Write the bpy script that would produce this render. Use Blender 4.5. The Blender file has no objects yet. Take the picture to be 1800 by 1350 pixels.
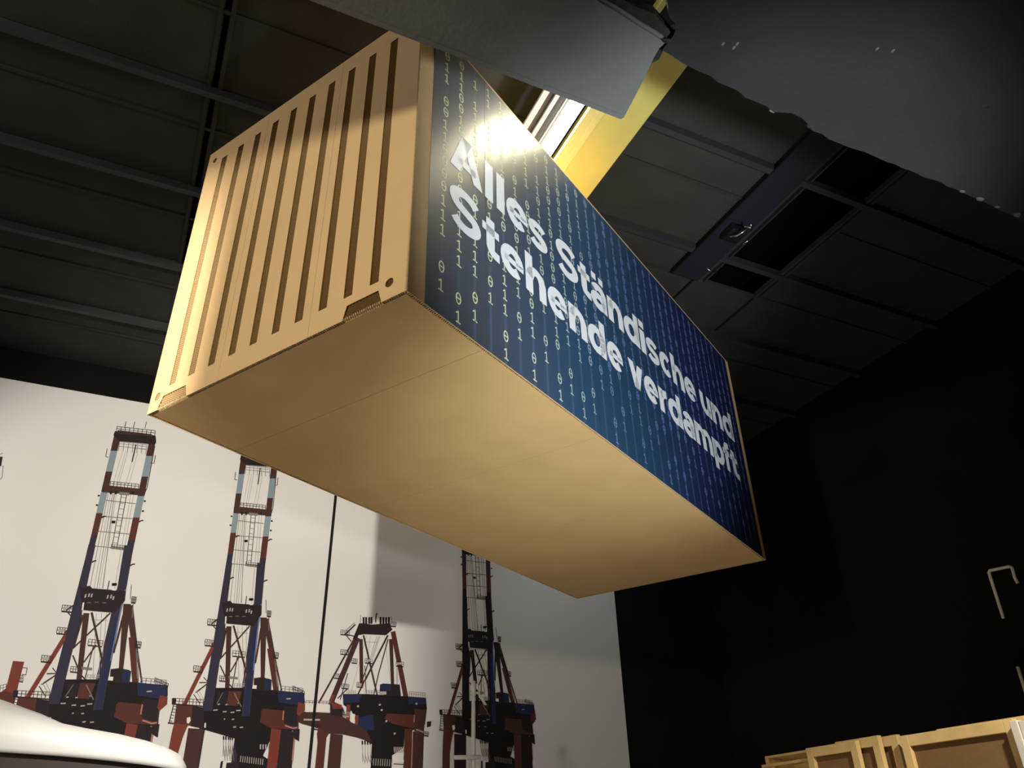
import bpy, bmesh, math, random
from mathutils import Vector, Matrix
random.seed(7)
scene = bpy.context.scene
COL = scene.collection

# ------------------------------------------------------------------ camera
F_PX = 1379.17                       # focal length in pixels of the 1800 px wide frame
CAM = Vector((0.0, 0.0, 1.6))
R0 = Vector((0.90550610, -0.42368338, -0.02347543))   # camera right
R1 = Vector((0.19954975, 0.47400110, -0.85761463))    # camera down
R2 = Vector((0.37448445, 0.77189076, 0.51375680))     # camera forward
cam_data = bpy.data.cameras.new('camera')
cam = bpy.data.objects.new('camera', cam_data)
COL.objects.link(cam)
cam_data.sensor_fit = 'HORIZONTAL'
cam_data.sensor_width = 36.0
cam_data.lens = F_PX / 1800.0 * 36.0
cam_data.clip_start = 0.05
cam_data.clip_end = 100
m = Matrix.Identity(4)
for i in range(3):
    m[i][0] = R0[i]; m[i][1] = -R1[i]; m[i][2] = -R2[i]; m[i][3] = CAM[i]
cam.matrix_world = m
scene.camera = cam

# ------------------------------------------------------------------ world, lights, exposure
world = bpy.data.worlds.new('hall_ambience')
scene.world = world
world.use_nodes = True
bg = world.node_tree.nodes['Background']
bg.inputs[0].default_value = (0.9, 0.95, 1.0, 1)
bg.inputs[1].default_value = 0.01
scene.view_settings.view_transform = 'Standard'
scene.view_settings.look = 'None'
scene.view_settings.exposure = 0.0
scene.view_settings.gamma = 1.0
scene.view_settings.use_curve_mapping = False

def spot(name, loc, aim, power, color, angle, blend, size):
    d = bpy.data.lights.new(name, 'SPOT')
    d.energy = power; d.color = color; d.spot_size = math.radians(angle)
    d.spot_blend = blend; d.shadow_soft_size = size
    o = bpy.data.objects.new(name, d)
    COL.objects.link(o)
    o.location = loc
    o.rotation_euler = (Vector(aim) - Vector(loc)).to_track_quat('-Z', 'Y').to_euler()
    return o
WARM = (1.0, 0.92, 0.75)
NEUTRAL = (1.0, 0.95, 0.87)
COOL = (0.86, 0.94, 1.0)
spot('stage_spotlight', (-4.8, -0.3, 4.3), (0.6, 5.6, 5.4), 1050, WARM, 56, 0.5, 0.22)
spot('floor_bounce_fill_a', (1.2, 0.8, 5.3), (0.9, 4.9, 0), 2500, (1.0, 0.97, 0.92), 50, 0.45, 0.15)  # added unseen fill: floor bounce brightens the container's underside
spot('floor_bounce_fill_b', (4.6, 0.8, 5.3), (5.8, 5.4, 0), 2000, (1.0, 0.97, 0.92), 58, 0.45, 0.15)  # second added bounce fill, also lifts the framed panels
spot('mural_end_fill', (6.2, 9.3, 7.7), (7.6, 12.0, 2.0), 100, (0.9, 0.95, 1.0), 120, 0.9, 0.1)  # added cool fill hidden behind the container, lifts the dim mural end
spot('panel_fill', (3.6, -0.7, 1.3), (3.4, 4.95, 6.3), 2300, COOL, 50, 0.7, 0.25)  # added unseen cool fill for the lettered side
def area(name, loc, aim, power, color, sx, sy):
    d = bpy.data.lights.new(name, 'AREA')
    d.energy = power; d.color = color; d.shape = 'RECTANGLE'; d.size = sx; d.size_y = sy
    o = bpy.data.objects.new(name, d)
    COL.objects.link(o)
    o.location = loc
    o.rotation_euler = (Vector(aim) - Vector(loc)).to_track_quat('-Z', 'Y').to_euler()
    return o
area('upper_front_fill', (-5.2, 3.6, 7.2), (1.0, 6.0, 4.8), 112, (1.0, 0.95, 0.88), 1.2, 1.2)  # added soft fill out of view, lifts the container front's shaded upper part
spot('mural_spotlight', (-3.72, -0.95, 3.95), (0.7, 12.0, 4.7), 5400, NEUTRAL, 43, 0.6, 0.06)

# ------------------------------------------------------------------ helpers
def lin(c):
    return tuple((x / 255 / 12.92 if x / 255 <= 0.04045 else ((x / 255 + 0.055) / 1.055) ** 2.4) for x in c) + (1.0,)

def mat(name, rgb, rough=0.7, spec=0.3, metal=0.0, noise=0.0, nscale=8.0, bump=0.0, bscale=60.0, stretch=None, coat=0.0, coat_rough=0.1):
    mt = bpy.data.materials.new(name)
    mt.use_nodes = True
    nt = mt.node_tree
    b = nt.nodes['Principled BSDF']
    c = lin(rgb)
    b.inputs['Base Color'].default_value = c
    b.inputs['Roughness'].default_value = rough
    b.inputs['Specular IOR Level'].default_value = spec
    b.inputs['Metallic'].default_value = metal
    b.inputs['Coat Weight'].default_value = coat
    b.inputs['Coat Roughness'].default_value = coat_rough
    if noise or bump:
        tc = nt.nodes.new('ShaderNodeTexCoord')
        mp = nt.nodes.new('ShaderNodeMapping')
        if stretch: mp.inputs['Scale'].default_value = stretch
        nt.links.new(tc.outputs['Object'], mp.inputs['Vector'])
    if noise:
        n = nt.nodes.new('ShaderNodeTexNoise')
        n.inputs['Scale'].default_value = nscale
        n.inputs['Detail'].default_value = 6
        nt.links.new(mp.outputs['Vector'], n.inputs['Vector'])
        r = nt.nodes.new('ShaderNodeValToRGB')
        r.color_ramp.elements[0].position = 0.3
        r.color_ramp.elements[1].position = 0.7
        r.color_ramp.elements[0].color = tuple(x * (1 - noise) for x in c[:3]) + (1,)
        r.color_ramp.elements[1].color = tuple(min(1, x * (1 + noise)) for x in c[:3]) + (1,)
        nt.links.new(n.outputs['Fac'], r.inputs['Fac'])
        nt.links.new(r.outputs['Color'], b.inputs['Base Color'])
    if bump:
        n2 = nt.nodes.new('ShaderNodeTexNoise')
        n2.inputs['Scale'].default_value = bscale
        n2.inputs['Detail'].default_value = 4
        nt.links.new(mp.outputs['Vector'], n2.inputs['Vector'])
        bp = nt.nodes.new('ShaderNodeBump')
        bp.inputs['Strength'].default_value = bump
        bp.inputs['Distance'].default_value = 0.02
        nt.links.new(n2.outputs['Fac'], bp.inputs['Height'])
        nt.links.new(bp.outputs['Normal'], b.inputs['Normal'])
    return mt

def emit(name, rgb, strength):
    mt = bpy.data.materials.new(name)
    mt.use_nodes = True
    b = mt.node_tree.nodes['Principled BSDF']
    b.inputs['Base Color'].default_value = lin(rgb)
    b.inputs['Emission Color'].default_value = lin(rgb)
    b.inputs['Emission Strength'].default_value = strength
    return mt

def link(name, me, mats, parent=None):
    o = bpy.data.objects.new(name, me)
    COL.objects.link(o)
    for x in (mats if isinstance(mats, (list, tuple)) else [mats]):
        me.materials.append(x)
    if parent is not None: o.parent = parent
    return o

def from_bm(name, bm, mats, parent=None, smooth=False):
    me = bpy.data.meshes.new(name)
    bmesh.ops.recalc_face_normals(bm, faces=bm.faces[:])
    bm.to_mesh(me); bm.free()
    if smooth:
        for p in me.polygons: p.use_smooth = True
    return link(name, me, mats, parent)

def bbox(bm, x0, x1, y0, y1, z0, z1):
    vs = [bm.verts.new(c) for c in ((x0,y0,z0),(x1,y0,z0),(x1,y1,z0),(x0,y1,z0),(x0,y0,z1),(x1,y0,z1),(x1,y1,z1),(x0,y1,z1))]
    fs = []
    for f in ((3,2,1,0),(4,5,6,7),(0,1,5,4),(1,2,6,5),(2,3,7,6),(3,0,4,7)):
        fs.append(bm.faces.new([vs[i] for i in f]))
    return fs

def box(name, a, b, mats, parent=None, bevel=0.0):
    bm = bmesh.new()
    bbox(bm, a[0], b[0], a[1], b[1], a[2], b[2])
    if bevel:
        bmesh.ops.bevel(bm, geom=bm.edges[:], offset=bevel, segments=2, affect='EDGES', profile=0.5)
    return from_bm(name, bm, mats, parent)

def prism(bm, pts, z0, z1):
    lo = [bm.verts.new((p[0], p[1], z0)) for p in pts]
    hi = [bm.verts.new((p[0], p[1], z1)) for p in pts]
    bm.faces.new(lo); bm.faces.new(hi)
    n = len(pts)
    for i in range(n):
        bm.faces.new((lo[i], lo[(i+1) % n], hi[(i+1) % n], hi[i]))

def tube(bm, pts, r, seg=10, cap=True):
    pts = [Vector(p) for p in pts]
    rings = []
    for i, p in enumerate(pts):
        d = (pts[min(i+1, len(pts)-1)] - pts[max(i-1, 0)]).normalized()
        a = d.orthogonal().normalized() if i == 0 else (rings_a - d * rings_a.dot(d)).normalized()
        rings_a = a
        b = d.cross(a)
        rr = r[i] if isinstance(r, (list, tuple)) else r
        rings.append([bm.verts.new(p + (a * math.cos(t) + b * math.sin(t)) * rr) for t in [2*math.pi*k/seg for k in range(seg)]])
    for i in range(len(rings)-1):
        for k in range(seg):
            bm.faces.new((rings[i][k], rings[i][(k+1) % seg], rings[i+1][(k+1) % seg], rings[i+1][k]))
    if cap:
        bm.faces.new(rings[0]); bm.faces.new(rings[-1])

def empty(name, loc, rz=0.0):
    o = bpy.data.objects.new(name, None)
    COL.objects.link(o)
    o.location = loc; o.rotation_euler = (0, 0, rz)
    o.empty_display_size = 0.2
    return o

def tag(o, label=None, cat=None, group=None, kind=None):
    if label: o['label'] = label
    if cat: o['category'] = cat
    if group: o['group'] = group
    if kind: o['kind'] = kind
    return o

def ray(u, v):
    return R0 * ((u - 900) / F_PX) + R1 * ((v - 675) / F_PX) + R2
def at_y(u, v, y):                    # where a line of sight meets the plane at depth y
    d = ray(u, v); return CAM + d * (y / d.y)
def at_x(u, v, x):
    d = ray(u, v); return CAM + d * (x / d.x)
def at_z(u, v, z):
    d = ray(u, v); return CAM + d * ((z - CAM.z) / d.z)

# ------------------------------------------------------------------ materials
M_CARD = mat('kraft_cardboard', (214, 178, 128), 0.75, 0.25, noise=0.04, nscale=3.0, bump=0.05, bscale=40)
M_CARDB = mat('kraft_cardboard_floor', (203, 167, 113), 0.8, 0.2, noise=0.05, nscale=2.0)
M_COMB = mat('honeycomb_paper', (206, 178, 130), 0.9, 0.1)
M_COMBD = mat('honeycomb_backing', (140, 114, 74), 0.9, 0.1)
M_BLACKWALL = mat('black_wall_paint', (20, 19, 17), 0.9, 0.1, noise=0.2, nscale=1.0)
M_FLOOR = mat('pale_screed_floor', (176, 174, 170), 0.6, 0.3, noise=0.08, nscale=1.5)
M_CEIL = mat('dark_ceiling_panel', (58, 57, 53), 0.9, 0.15, noise=0.12, nscale=2.0, bump=0.2, bscale=30)
M_CEILX = mat('black_ceiling_void', (14, 14, 14), 0.95, 0.05)
M_BEAM = mat('grey_ceiling_beam', (50, 53, 55), 0.6, 0.3)
M_RIB = mat('dark_panel_rib', (52, 52, 49), 0.8, 0.2)
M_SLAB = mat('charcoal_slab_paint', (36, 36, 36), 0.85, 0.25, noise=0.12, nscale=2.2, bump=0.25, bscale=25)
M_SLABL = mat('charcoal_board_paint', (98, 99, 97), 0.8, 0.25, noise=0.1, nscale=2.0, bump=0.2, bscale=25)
M_SLABD = mat('broken_slab_core', (48, 47, 44), 0.95, 0.1, noise=0.3, nscale=20, bump=0.5, bscale=30)
M_CHIP = mat('chipped_plaster', (92, 91, 87), 0.9, 0.1)
M_YEL = mat('yellow_beam_paint', (190, 180, 100), 0.45, 0.4, noise=0.04, nscale=3)
M_YEL2 = mat('worn_yellow_flange', (204, 194, 124), 0.4, 0.4, noise=0.08, nscale=6, stretch=(20, 0.5, 20))
M_RAIL = mat('pale_metal_rail', (222, 226, 232), 0.5, 0.4)
M_DRAIL = mat('dark_metal_channel', (44, 52, 66), 0.4, 0.4)
M_TUBE = emit('fluorescent_diffuser', (255, 243, 208), 62.0)
M_WHITE = mat('white_gelcoat', (198, 195, 188), 0.35, 0.5)
M_DARK = mat('dark_smoked_glass', (52, 44, 38), 0.4, 0.4)
M_PINE = mat('pine_timber', (206, 172, 112), 0.65, 0.3, noise=0.14, nscale=4, stretch=(6, 1.2, 1.2))
M_HARD = mat('brown_hardboard', (120, 90, 56), 0.85, 0.15, noise=0.06, nscale=20)
M_PRIMER = mat('whitewashed_board', (196, 186, 166), 0.8, 0.2, noise=0.06, nscale=5)
M_ROD = mat('pale_brass_rod', (240, 234, 196), 0.45, 0.4)
M_BLACK = mat('black_metal', (22, 22, 24), 0.5, 0.4)
M_CHROME = mat('bright_steel', (200, 200, 198), 0.25, 0.5, metal=1.0)
M_LETTER = mat('white_vinyl_letter', (228, 228, 228), 0.4, 0.4)

# ------------------------------------------------------------------ room shell
XL, XR, YB, YM, ZC = -8.0, 10.0, -8.0, 12.0, 8.2
tag(box('floor', (XL, YB, -0.1), (XR, YM + 0.3, 0), M_FLOOR), kind='structure')
tag(box('wall_back', (XL - 0.2, YM + 0.06, 0), (XR + 0.2, YM + 0.3, 8.8), M_BLACKWALL), kind='structure')
tag(box('wall_right', (XR, YB, 0), (XR + 0.2, YM + 0.06, 8.8), M_BLACKWALL), kind='structure')
tag(box('wall_left', (XL - 0.2, YB, 0), (XL, YM + 0.06, 8.8), M_BLACKWALL), kind='structure')
tag(box('wall_front', (XL - 0.2, YB - 0.2, 0), (XR + 0.2, YB, 8.8), M_BLACKWALL), kind='structure')
ceil = tag(box('ceiling', (XL - 0.2, YB - 0.2, 8.8), (XR + 0.2, YM + 0.3, 9.0), M_CEILX), kind='structure')
# ceiling panels between the joints
xs = [XL, -4.05, -0.35, 3.35, 6.0, 7.05, XR]
beams = [-0.03, 1.47, 2.97, 4.47, 5.95, 7.45, 8.95, 10.45]
ys = []
for b in beams: ys += [b, b + 0.58]
ys += [YM + 0.06]
unit = {}
for i in range(len(xs) - 1):
    for j in range(len(ys) - 1):
        if i == 4 and 2.9 < ys[j] < 6.4: continue          # open hatch
        w, d = xs[i+1] - xs[i] - 0.05, ys[j+1] - ys[j] - 0.012
        key = (round(w, 3), round(d, 3))
        if key not in unit:
            bm = bmesh.new(); bbox(bm, -w/2, w/2, -d/2, d/2, 0, 0.04)
            me = bpy.data.meshes.new('ceiling_panel'); bmesh.ops.recalc_face_normals(bm, faces=bm.faces[:]); bm.to_mesh(me); bm.free()
            me.materials.append(M_CEIL); unit[key] = me
        o = bpy.data.objects.new('ceiling_panel', unit[key]); COL.objects.link(o)
        o.location = ((xs[i] + xs[i+1]) / 2, (ys[j] + ys[j+1]) / 2, ZC + 0.1); o.parent = ceil
for b in beams:
    box('ceiling_beam', (XL, b, ZC), (XR, b + 0.075, ZC + 0.1), M_BEAM, ceil)
    for xa, xb in (((XL, 5.98), (7.07, XR)) if 2.9 < b < 5.5 else ((XL, XR),)):
        box('panel_rib', (xa, b + 0.56, ZC + 0.08), (xb, b + 0.60, ZC + 0.1), M_RIB, ceil)
for x in xs[1:4]:
    for s in (-0.075, 0.035):
        box('joint_rail', (x + s, -0.03, ZC + 0.075), (x + s + 0.04, YM, ZC + 0.1), M_RIB, ceil)
for x, w in ((6.0, 0.05), (6.1, 0.02), (6.97, 0.03), (7.04, 0.03)):
    box('hatch_frame_rail', (x, 2.0, ZC + 0.03), (x + w, 6.5, ZC + 0.1), M_CEIL, ceil)
box('hatch_frame_rail', (6.0, 6.5, ZC + 0.06), (7.07, 6.54, ZC + 0.1), M_CEIL, ceil)
tag(box('cable_tray', (5.55, 1.5, ZC - 0.03), (5.96, 6.45, ZC - 0.002), mat('bluish_grey_tray', (34, 36, 43), 0.6, 0.3)),
    'flat blue-grey cable tray beside the black ceiling hatch', 'cable tray')

# clamp lamp by the hatch
lamp = tag(empty('clamp_lamp', (5.72, 5.42, ZC - 0.052)), 'small black clamp lamp with bright steel bracket beside the ceiling hatch', 'lamp')
box('lamp_body', (-0.09, -0.1, -0.10), (0.12, 0.12, 0.02), M_BLACK, lamp, 0.02)
bm = bmesh.new(); tube(bm, [(-0.12, -0.02, -0.17), (-0.06, -0.1, -0.2), (-0.02, -0.22, -0.19)], 0.012)
from_bm('bracket', bm, M_CHROME, lamp, True)
bm = bmesh.new(); tube(bm, [(-0.08, -0.26, -0.19), (0.0, -0.28, -0.2), (0.04, -0.24, -0.2), (-0.04, -0.33, -0.2)], 0.01)
from_bm('screw_clamp', bm, M_CHROME, lamp, True)
bm = bmesh.new(); tube(bm, [(0.13, 0.02, -0.17), (0.15, -0.06, -0.17)], 0.01)
from_bm('pin', bm, M_CHROME, lamp, True)
hook = tag(empty('ceiling_hook', (5.98, 6.18, ZC + 0.03)), 'small curved steel hook on the near edge of the ceiling hatch', 'hook')
bm = bmesh.new(); tube(bm, [(0.09 * math.cos(t), 0.0, -0.02 + 0.07 * math.sin(t)) for t in [math.pi + k * math.pi / 8 for k in range(7)]], 0.008)
from_bm('hook_bend', bm, M_CHROME, hook, True)
bm = bmesh.new(); tube(bm, [(-0.09, 0, -0.02), (-0.09, 0, 0.07)], 0.008)
from_bm('hook_shank', bm, M_CHROME, hook, True)

# ------------------------------------------------------------------ overhead slab near the camera
ZS = 5.6
def zpt(u, v, z=ZS):
    p = at_z(u, v, z); return (p.x, p.y)
def ragged(pts, amp, step):
    out = []
    for a, b in zip(pts[:-1], pts[1:]):
        n = max(1, int(math.dist(a, b) / step))
        for k in range(n):
            t = k / n
            out.append((a[0] + (b[0]-a[0]) * t + (random.uniform(-amp, amp) if k else 0) * 0.3, a[1] + (b[1]-a[1]) * t + (random.uniform(-amp, amp) if k else 0)))
    out.append(pts[-1])
    return out
edge = [zpt(1172, 0), zpt(1176, 30), zpt(1190, 46), zpt(1184, 62), zpt(1164, 88), zpt(1200, 111), zpt(1280, 152), zpt(1360, 197), zpt(1392, 199), zpt(1410, 208), zpt(1428, 230), zpt(1490, 258), zpt(1600, 300), zpt(1690, 337), zpt(1800, 387)]
pts = ragged(edge[:5], 0.012, 0.05) + ragged(edge[4:], 0.010, 0.07)[1:]
pts += ragged([edge[-1], (XR, 2.33)], 0.01, 0.1)[1:] + [(XR, YB), (1.75, YB), (1.75, 1.2), (1.82, 1.7)]
bm = bmesh.new(); prism(bm, pts, ZS, ZS + 0.3)
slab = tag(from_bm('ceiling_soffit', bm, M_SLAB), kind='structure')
# broken bits along the slab edge
for u, v, s in ((1424, 226, .03), (1356, 198, .02), (1690, 338, .03), (1720, 352, .035), (1750, 366, .03), (1785, 380, .04), (1582, 291, .02), (1185, 52, .035), (1172, 76, .03)):
    x, y = zpt(u, v)
    bm = bmesh.new(); bmesh.ops.create_icosphere(bm, subdivisions=1, radius=s)
    for w in bm.verts: w.co = Vector((w.co.x * random.uniform(.8, 1.4), w.co.y * random.uniform(.4, .7), w.co.z * .35 * random.uniform(.6, 1.3)))
    o = from_bm('plaster_chip', bm, M_CHIP if u > 1600 or u < 1400 and u > 1300 else M_SLAB, slab); o.location = (x, y - s * 0.4, ZS + 0.005)
for u, v in ((1271, 77), (1296, 77), (1290, 84), (1570, 89), (1542, 86), (1735, 188)):
    x, y = zpt(u, v)
    bm = bmesh.new(); bmesh.ops.create_icosphere(bm, subdivisions=1, radius=0.012)
    o = from_bm('paint_fleck', bm, M_CHIP if u < 1700 else M_BLACK, slab); o.location = (x, y, ZS); o.scale = (.8, 1.3, 0.2)
box('gap_blackout_plate', (1.2, 0.6, ZS + 0.24), (2.3, 2.06, ZS + 0.29), M_CEILX, slab)  # added dark plate, blacks out the view through the broken gap
# darker broken strip between board and slab
bm = bmesh.new(); prism(bm, [zpt(960, -60), zpt(1070, -10), zpt(1120, 18), zpt(1152, 30), zpt(1180, 62), zpt(1160, 110), zpt(1120, 130), zpt(1000, 60)], ZS + 0.03, ZS + 0.1)
from_bm('broken_strip', bm, M_SLABD, slab)
# hanging board on the left
front = ragged([(XL, 2.77), zpt(545, 0), zpt(700, 61), zpt(900, 138), zpt(1092, 213)], 0.004, 0.15)
side = ragged([zpt(1097, 210), zpt(1130, 148), zpt(1150, 105), zpt(1160, 88), zpt(1173, 76), zpt(1165, 66), zpt(1120, 38), zpt(1062, 2), zpt(1040, -14)], 0.008, 0.06)
pts = front + side + [(1.3, 1.2), (1.3, YB), (XL, YB)]
bm = bmesh.new(); prism(bm, pts, ZS - 0.0, ZS + 0.12)
bmesh.ops.recalc_face_normals(bm, faces=bm.faces[:])
low = [e for e in bm.edges if all(abs(v.co.z - ZS) < 1e-5 for v in e.verts)]
bmesh.ops.bevel(bm, geom=low, offset=0.018, segments=2, affect='EDGES', clamp_overlap=True)
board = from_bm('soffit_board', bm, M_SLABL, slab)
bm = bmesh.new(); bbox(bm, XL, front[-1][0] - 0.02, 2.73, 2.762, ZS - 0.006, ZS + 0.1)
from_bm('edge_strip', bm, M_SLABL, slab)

# ------------------------------------------------------------------ yellow beam, rails and tube light over the container
ZB = 7.55
KX = 1.0
yb = tag(empty('yellow_steel_beam', (3.16, 6.0, ZB)), 'broad yellow painted steel beam beside the glowing tube light', 'beam')
box('main_plate', (-0.13, -5.0, 0.0), (0.29, 5.9, 0.4), M_YEL, yb, 0.006)
box('lower_flange', (-0.285, -5.0, -0.02), (-0.125, 5.9, 0.02), M_YEL2, yb, 0.004)
for y in (-4, 0, 4):
    box('hanger', (-0.02, y - 0.03, 0.39), (0.04, y + 0.03, ZC - ZB + 0.14), M_BLACK, yb)
tl = tag(empty('tube_light', (2.76, 4.3, ZB)), 'glowing white fluorescent tube light beside the yellow beam', 'light')
box('diffuser', (-0.055, -0.65, -0.02), (0.055, 1.5, 0.03), M_TUBE, tl, 0.01)
box('housing', (-0.075, -0.7, 0.031), (0.075, 1.55, 0.1), M_RAIL, tl, 0.005)
for y in (-0.5, 1.2):
    box('hanger', (-0.01, y - 0.01, 0.099), (0.01, y + 0.01, ZC - ZB + 0.14), M_BLACK, tl)
for x, w, mt, lab in ((2.405, 0.055, M_RAIL, 'wider pale metal rail farthest from the tube light'), (2.525, 0.04, M_RAIL, 'narrower pale metal rail between two dark channels'),
                      (2.635, 0.012, M_RAIL, 'hair-thin pale metal rail nearest the tube light')):
    r = tag(empty('ceiling_rail', (x, 5.0, ZB)), lab, 'rail', 'pale rails beside the tube light')
    box('rail_profile', (0, -3.5, 0), (w, 3.5, 0.03), mt, r)
    for y in (-2.5, 2.5): box('hanger', (w/2 - 0.006, y, 0.029), (w/2 + 0.006, y + 0.02, ZC - ZB + 0.14), M_BLACK, r)
for x, w, lab in ((2.46, 0.065, 'dark metal channel between the two wider pale rails'), (2.565, 0.07, 'dark metal channel between the narrow rail and the hair-thin rail')):
    r = tag(empty('dark_channel', (x, 5.0, ZB + 0.04)), lab, 'rail')
    box('channel_profile', (0, -3.5, 0), (w, 3.5, 0.04), M_DRAIL, r)
    for y in (-2.2, 2.2): box('hanger', (w/2 - 0.006, y, 0.039), (w/2 + 0.006, y + 0.02, ZC - ZB + 0.1), M_BLACK, r)

# ------------------------------------------------------------------ the hanging cardboard container
CL, CW, CH = 6.064, 2.44, 2.60
ROT = math.radians(30.4)
cont = tag(empty('shipping_container', (1.01498, 3.42742, 4.34987), ROT),
           'large cardboard shipping container hung overhead with dark blue lettered side', 'container')
TS = 0.004                             # skin thickness

def sheet_yz(name, outline, holes, x0, x1, mt, parent):
    bm = bmesh.new()
    for loop in [outline] + holes:
        vs = [bm.verts.new((x0, p[0], p[1])) for p in loop]
        for k in range(len(vs)): bm.edges.new((vs[k], vs[(k+1) % len(vs)]))
    bmesh.ops.triangle_fill(bm, use_beauty=True, use_dissolve=False, edges=bm.edges[:])
    ext = bmesh.ops.extrude_face_region(bm, geom=bm.faces[:])
    for v in [g for g in ext['geom'] if isinstance(g, bmesh.types.BMVert)]: v.co.x = x1
    return from_bm(name, bm, mt, parent)

slots = [0.262 + 0.2155 * k for k in range(10)]
SW, SZ0, SZ1 = 0.036, 0.168, 2.452
notch = [[(0.19, 0), (0.505, 0), (0.476, 0.1), (0.222, 0.1)], [(1.99, 0), (2.325, 0), (2.285, 0.1), (2.025, 0.1)]]
circ = [(0.137, 0.118, 0.032), (2.352, 0.118, 0.032), (2.345, 2.495, 0.026), (0.12, 2.495, 0.026)]
cuts = [0.0, 0.8, 1.662, CW]
for a, b in zip(cuts[:-1], cuts[1:]):
    bot = [(a + 0.001, 0.0)]
    for q in notch:
        if a < q[0][0] < b: bot += [q[0], q[3], q[2], q[1]]
    out = bot + [(b - 0.001, 0.0), (b - 0.001, CH), (a + 0.001, CH)]
    holes = [[(s - SW, SZ0), (s + SW, SZ0), (s + SW, SZ1), (s - SW, SZ1)] for s in slots if a < s < b]
    for cy, cz, r in circ:
        if a < cy < b: holes.append([(cy + r * math.cos(t), cz + r * math.sin(t)) for t in [2 * math.pi * k / 20 for k in range(20)]])
    sheet_yz('end_panel', out, holes, 0.0, TS, M_CARD, cont)

# real honeycomb core behind the openings
def hexwalls(verts, faces, y0, y1, z0, z1, test, xa, xb, c=0.0155):
    r = c / math.sqrt(3)
    dz = c; dy = 1.5 * r
    ny = int((y1 - y0) / dy) + 2; nz = int((z1 - z0) / dz) + 2
    for i in range(ny):
        for j in range(nz):
            cy = y0 + i * dy; cz = z0 + j * dz + (dz / 2 if i % 2 else 0)
            for k in (0, 1, 2):
                a0 = math.radians(60 * k); a1 = math.radians(60 * (k + 1))
                p = (cy + r * math.cos(a0), cz + r * math.sin(a0)); q = (cy + r * math.cos(a1), cz + r * math.sin(a1))
                my, mz = (p[0] + q[0]) / 2, (p[1] + q[1]) / 2
                if not test(my, mz): continue
                n = len(verts)
                verts += [(xa, p[0], p[1]), (xa, q[0], q[1]), (xb, q[0], q[1]), (xb, p[0], p[1])]
                faces.append((n, n+1, n+2, n+3))
def comb(name, y0, y1, z0, z1, test):
    verts, faces = [], []
    hexwalls(verts, faces, y0, y1, z0, z1, test, TS + 0.001, 0.0145)
    me = bpy.data.meshes.new(name); me.from_pydata(verts, [], faces)
    o = link(name, me, M_COMB, cont); o['kind'] = 'stuff'
    return o
for s in slots:
    comb('slot_honeycomb', s - SW, s + SW, SZ0, SZ1, lambda y, z, s=s: abs(y - s) < SW + 0.002 and SZ0 - 0.002 < z < SZ1 + 0.002)
for cy, cz, r in circ[:3]:
    comb('hole_honeycomb', cy - r, cy + r, cz - r, cz + r, lambda y, z: (y - cy) ** 2 + (z - cz) ** 2 < (r + 0.002) ** 2)
for q in notch:
    comb('fork_pocket_honeycomb', q[0][0], q[1][0], 0.0, 0.1, lambda y, z: q[0][0] + 0.33 * z < y < q[1][0] - 0.36 * z and 0.004 < z < 0.1)
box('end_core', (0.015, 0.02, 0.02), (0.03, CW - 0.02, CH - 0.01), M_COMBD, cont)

# side with blue print (local y = 0 faces the viewer's right), far side, back, top, bottom
bm = bmesh.new(); bbox(bm, 0.0, CL, 0.0, TS, 0.0, CH)
side_sheet = from_bm('side_sheet', bm, M_CARD, cont)
bm = bmesh.new(); tube(bm, [(0.006, 0.006, 0.002), (0.006, 0.006, CH)], 0.0085, 12)
from_bm('folded_corner', bm, M_CARD, cont, True)
box('side_sheet', (0.0, CW - TS, 0.0), (CL, CW, CH), M_CARD, cont)
box('end_panel', (CL - TS, 0.004, 0.0), (CL, CW - 0.004, CH), M_CARD, cont)
box('top_sheet', (0.0, 0.0, CH), (CL, CW, CH + 0.02), M_CARD, cont)
RIM = 0.026
bseams = [RIM, 0.755, 2.265, 3.74, 5.215, CL - RIM]
for a, b in zip(bseams[:-1], bseams[1:]):
    box('bottom_sheet', (a + 0.0012, RIM, 0.002), (b - 0.0012, CW - RIM, 0.016), M_CARDB, cont)
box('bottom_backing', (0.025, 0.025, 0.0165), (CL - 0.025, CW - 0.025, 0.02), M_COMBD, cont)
# honeycomb edge visible along the bottom rim
def rim(horizontal, fixed0, fixed1, length):
    bm = bmesh.new(); n = int(length / 0.017)
    for k in range(n):
        t = 0.006 + k * 0.017
        w = 0.0055 + 0.002 * math.sin(k * 1.7)
        if horizontal: bbox(bm, t, t + w, fixed0, fixed1, 0.003, 0.016)
        else: bbox(bm, fixed0, fixed1, t, t + w, 0.003, 0.016)
    o = from_bm('honeycomb_edge', bm, M_COMB, cont); o['kind'] = 'stuff'
rim(True, TS, RIM - 0.003, CL - 0.01); rim(True, CW - RIM + 0.003, CW - TS, CL - 0.01)
rim(False, TS, RIM - 0.003, CW - 0.01); rim(False, CL - RIM + 0.003, CL - TS, CW - 0.01)
bm = bmesh.new()
bbox(bm, 0.004, CL - 0.004, 0.004, RIM, 0.016, 0.019); bbox(bm, 0.004, CL - 0.004, CW - RIM, CW - 0.004, 0.016, 0.019)
bbox(bm, 0.004, RIM, RIM, CW - RIM, 0.016, 0.019); bbox(bm, CL - RIM, CL - 0.004, RIM, CW - RIM, 0.016, 0.019)
from_bm('rim_backing', bm, M_COMBD, cont)

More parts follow.
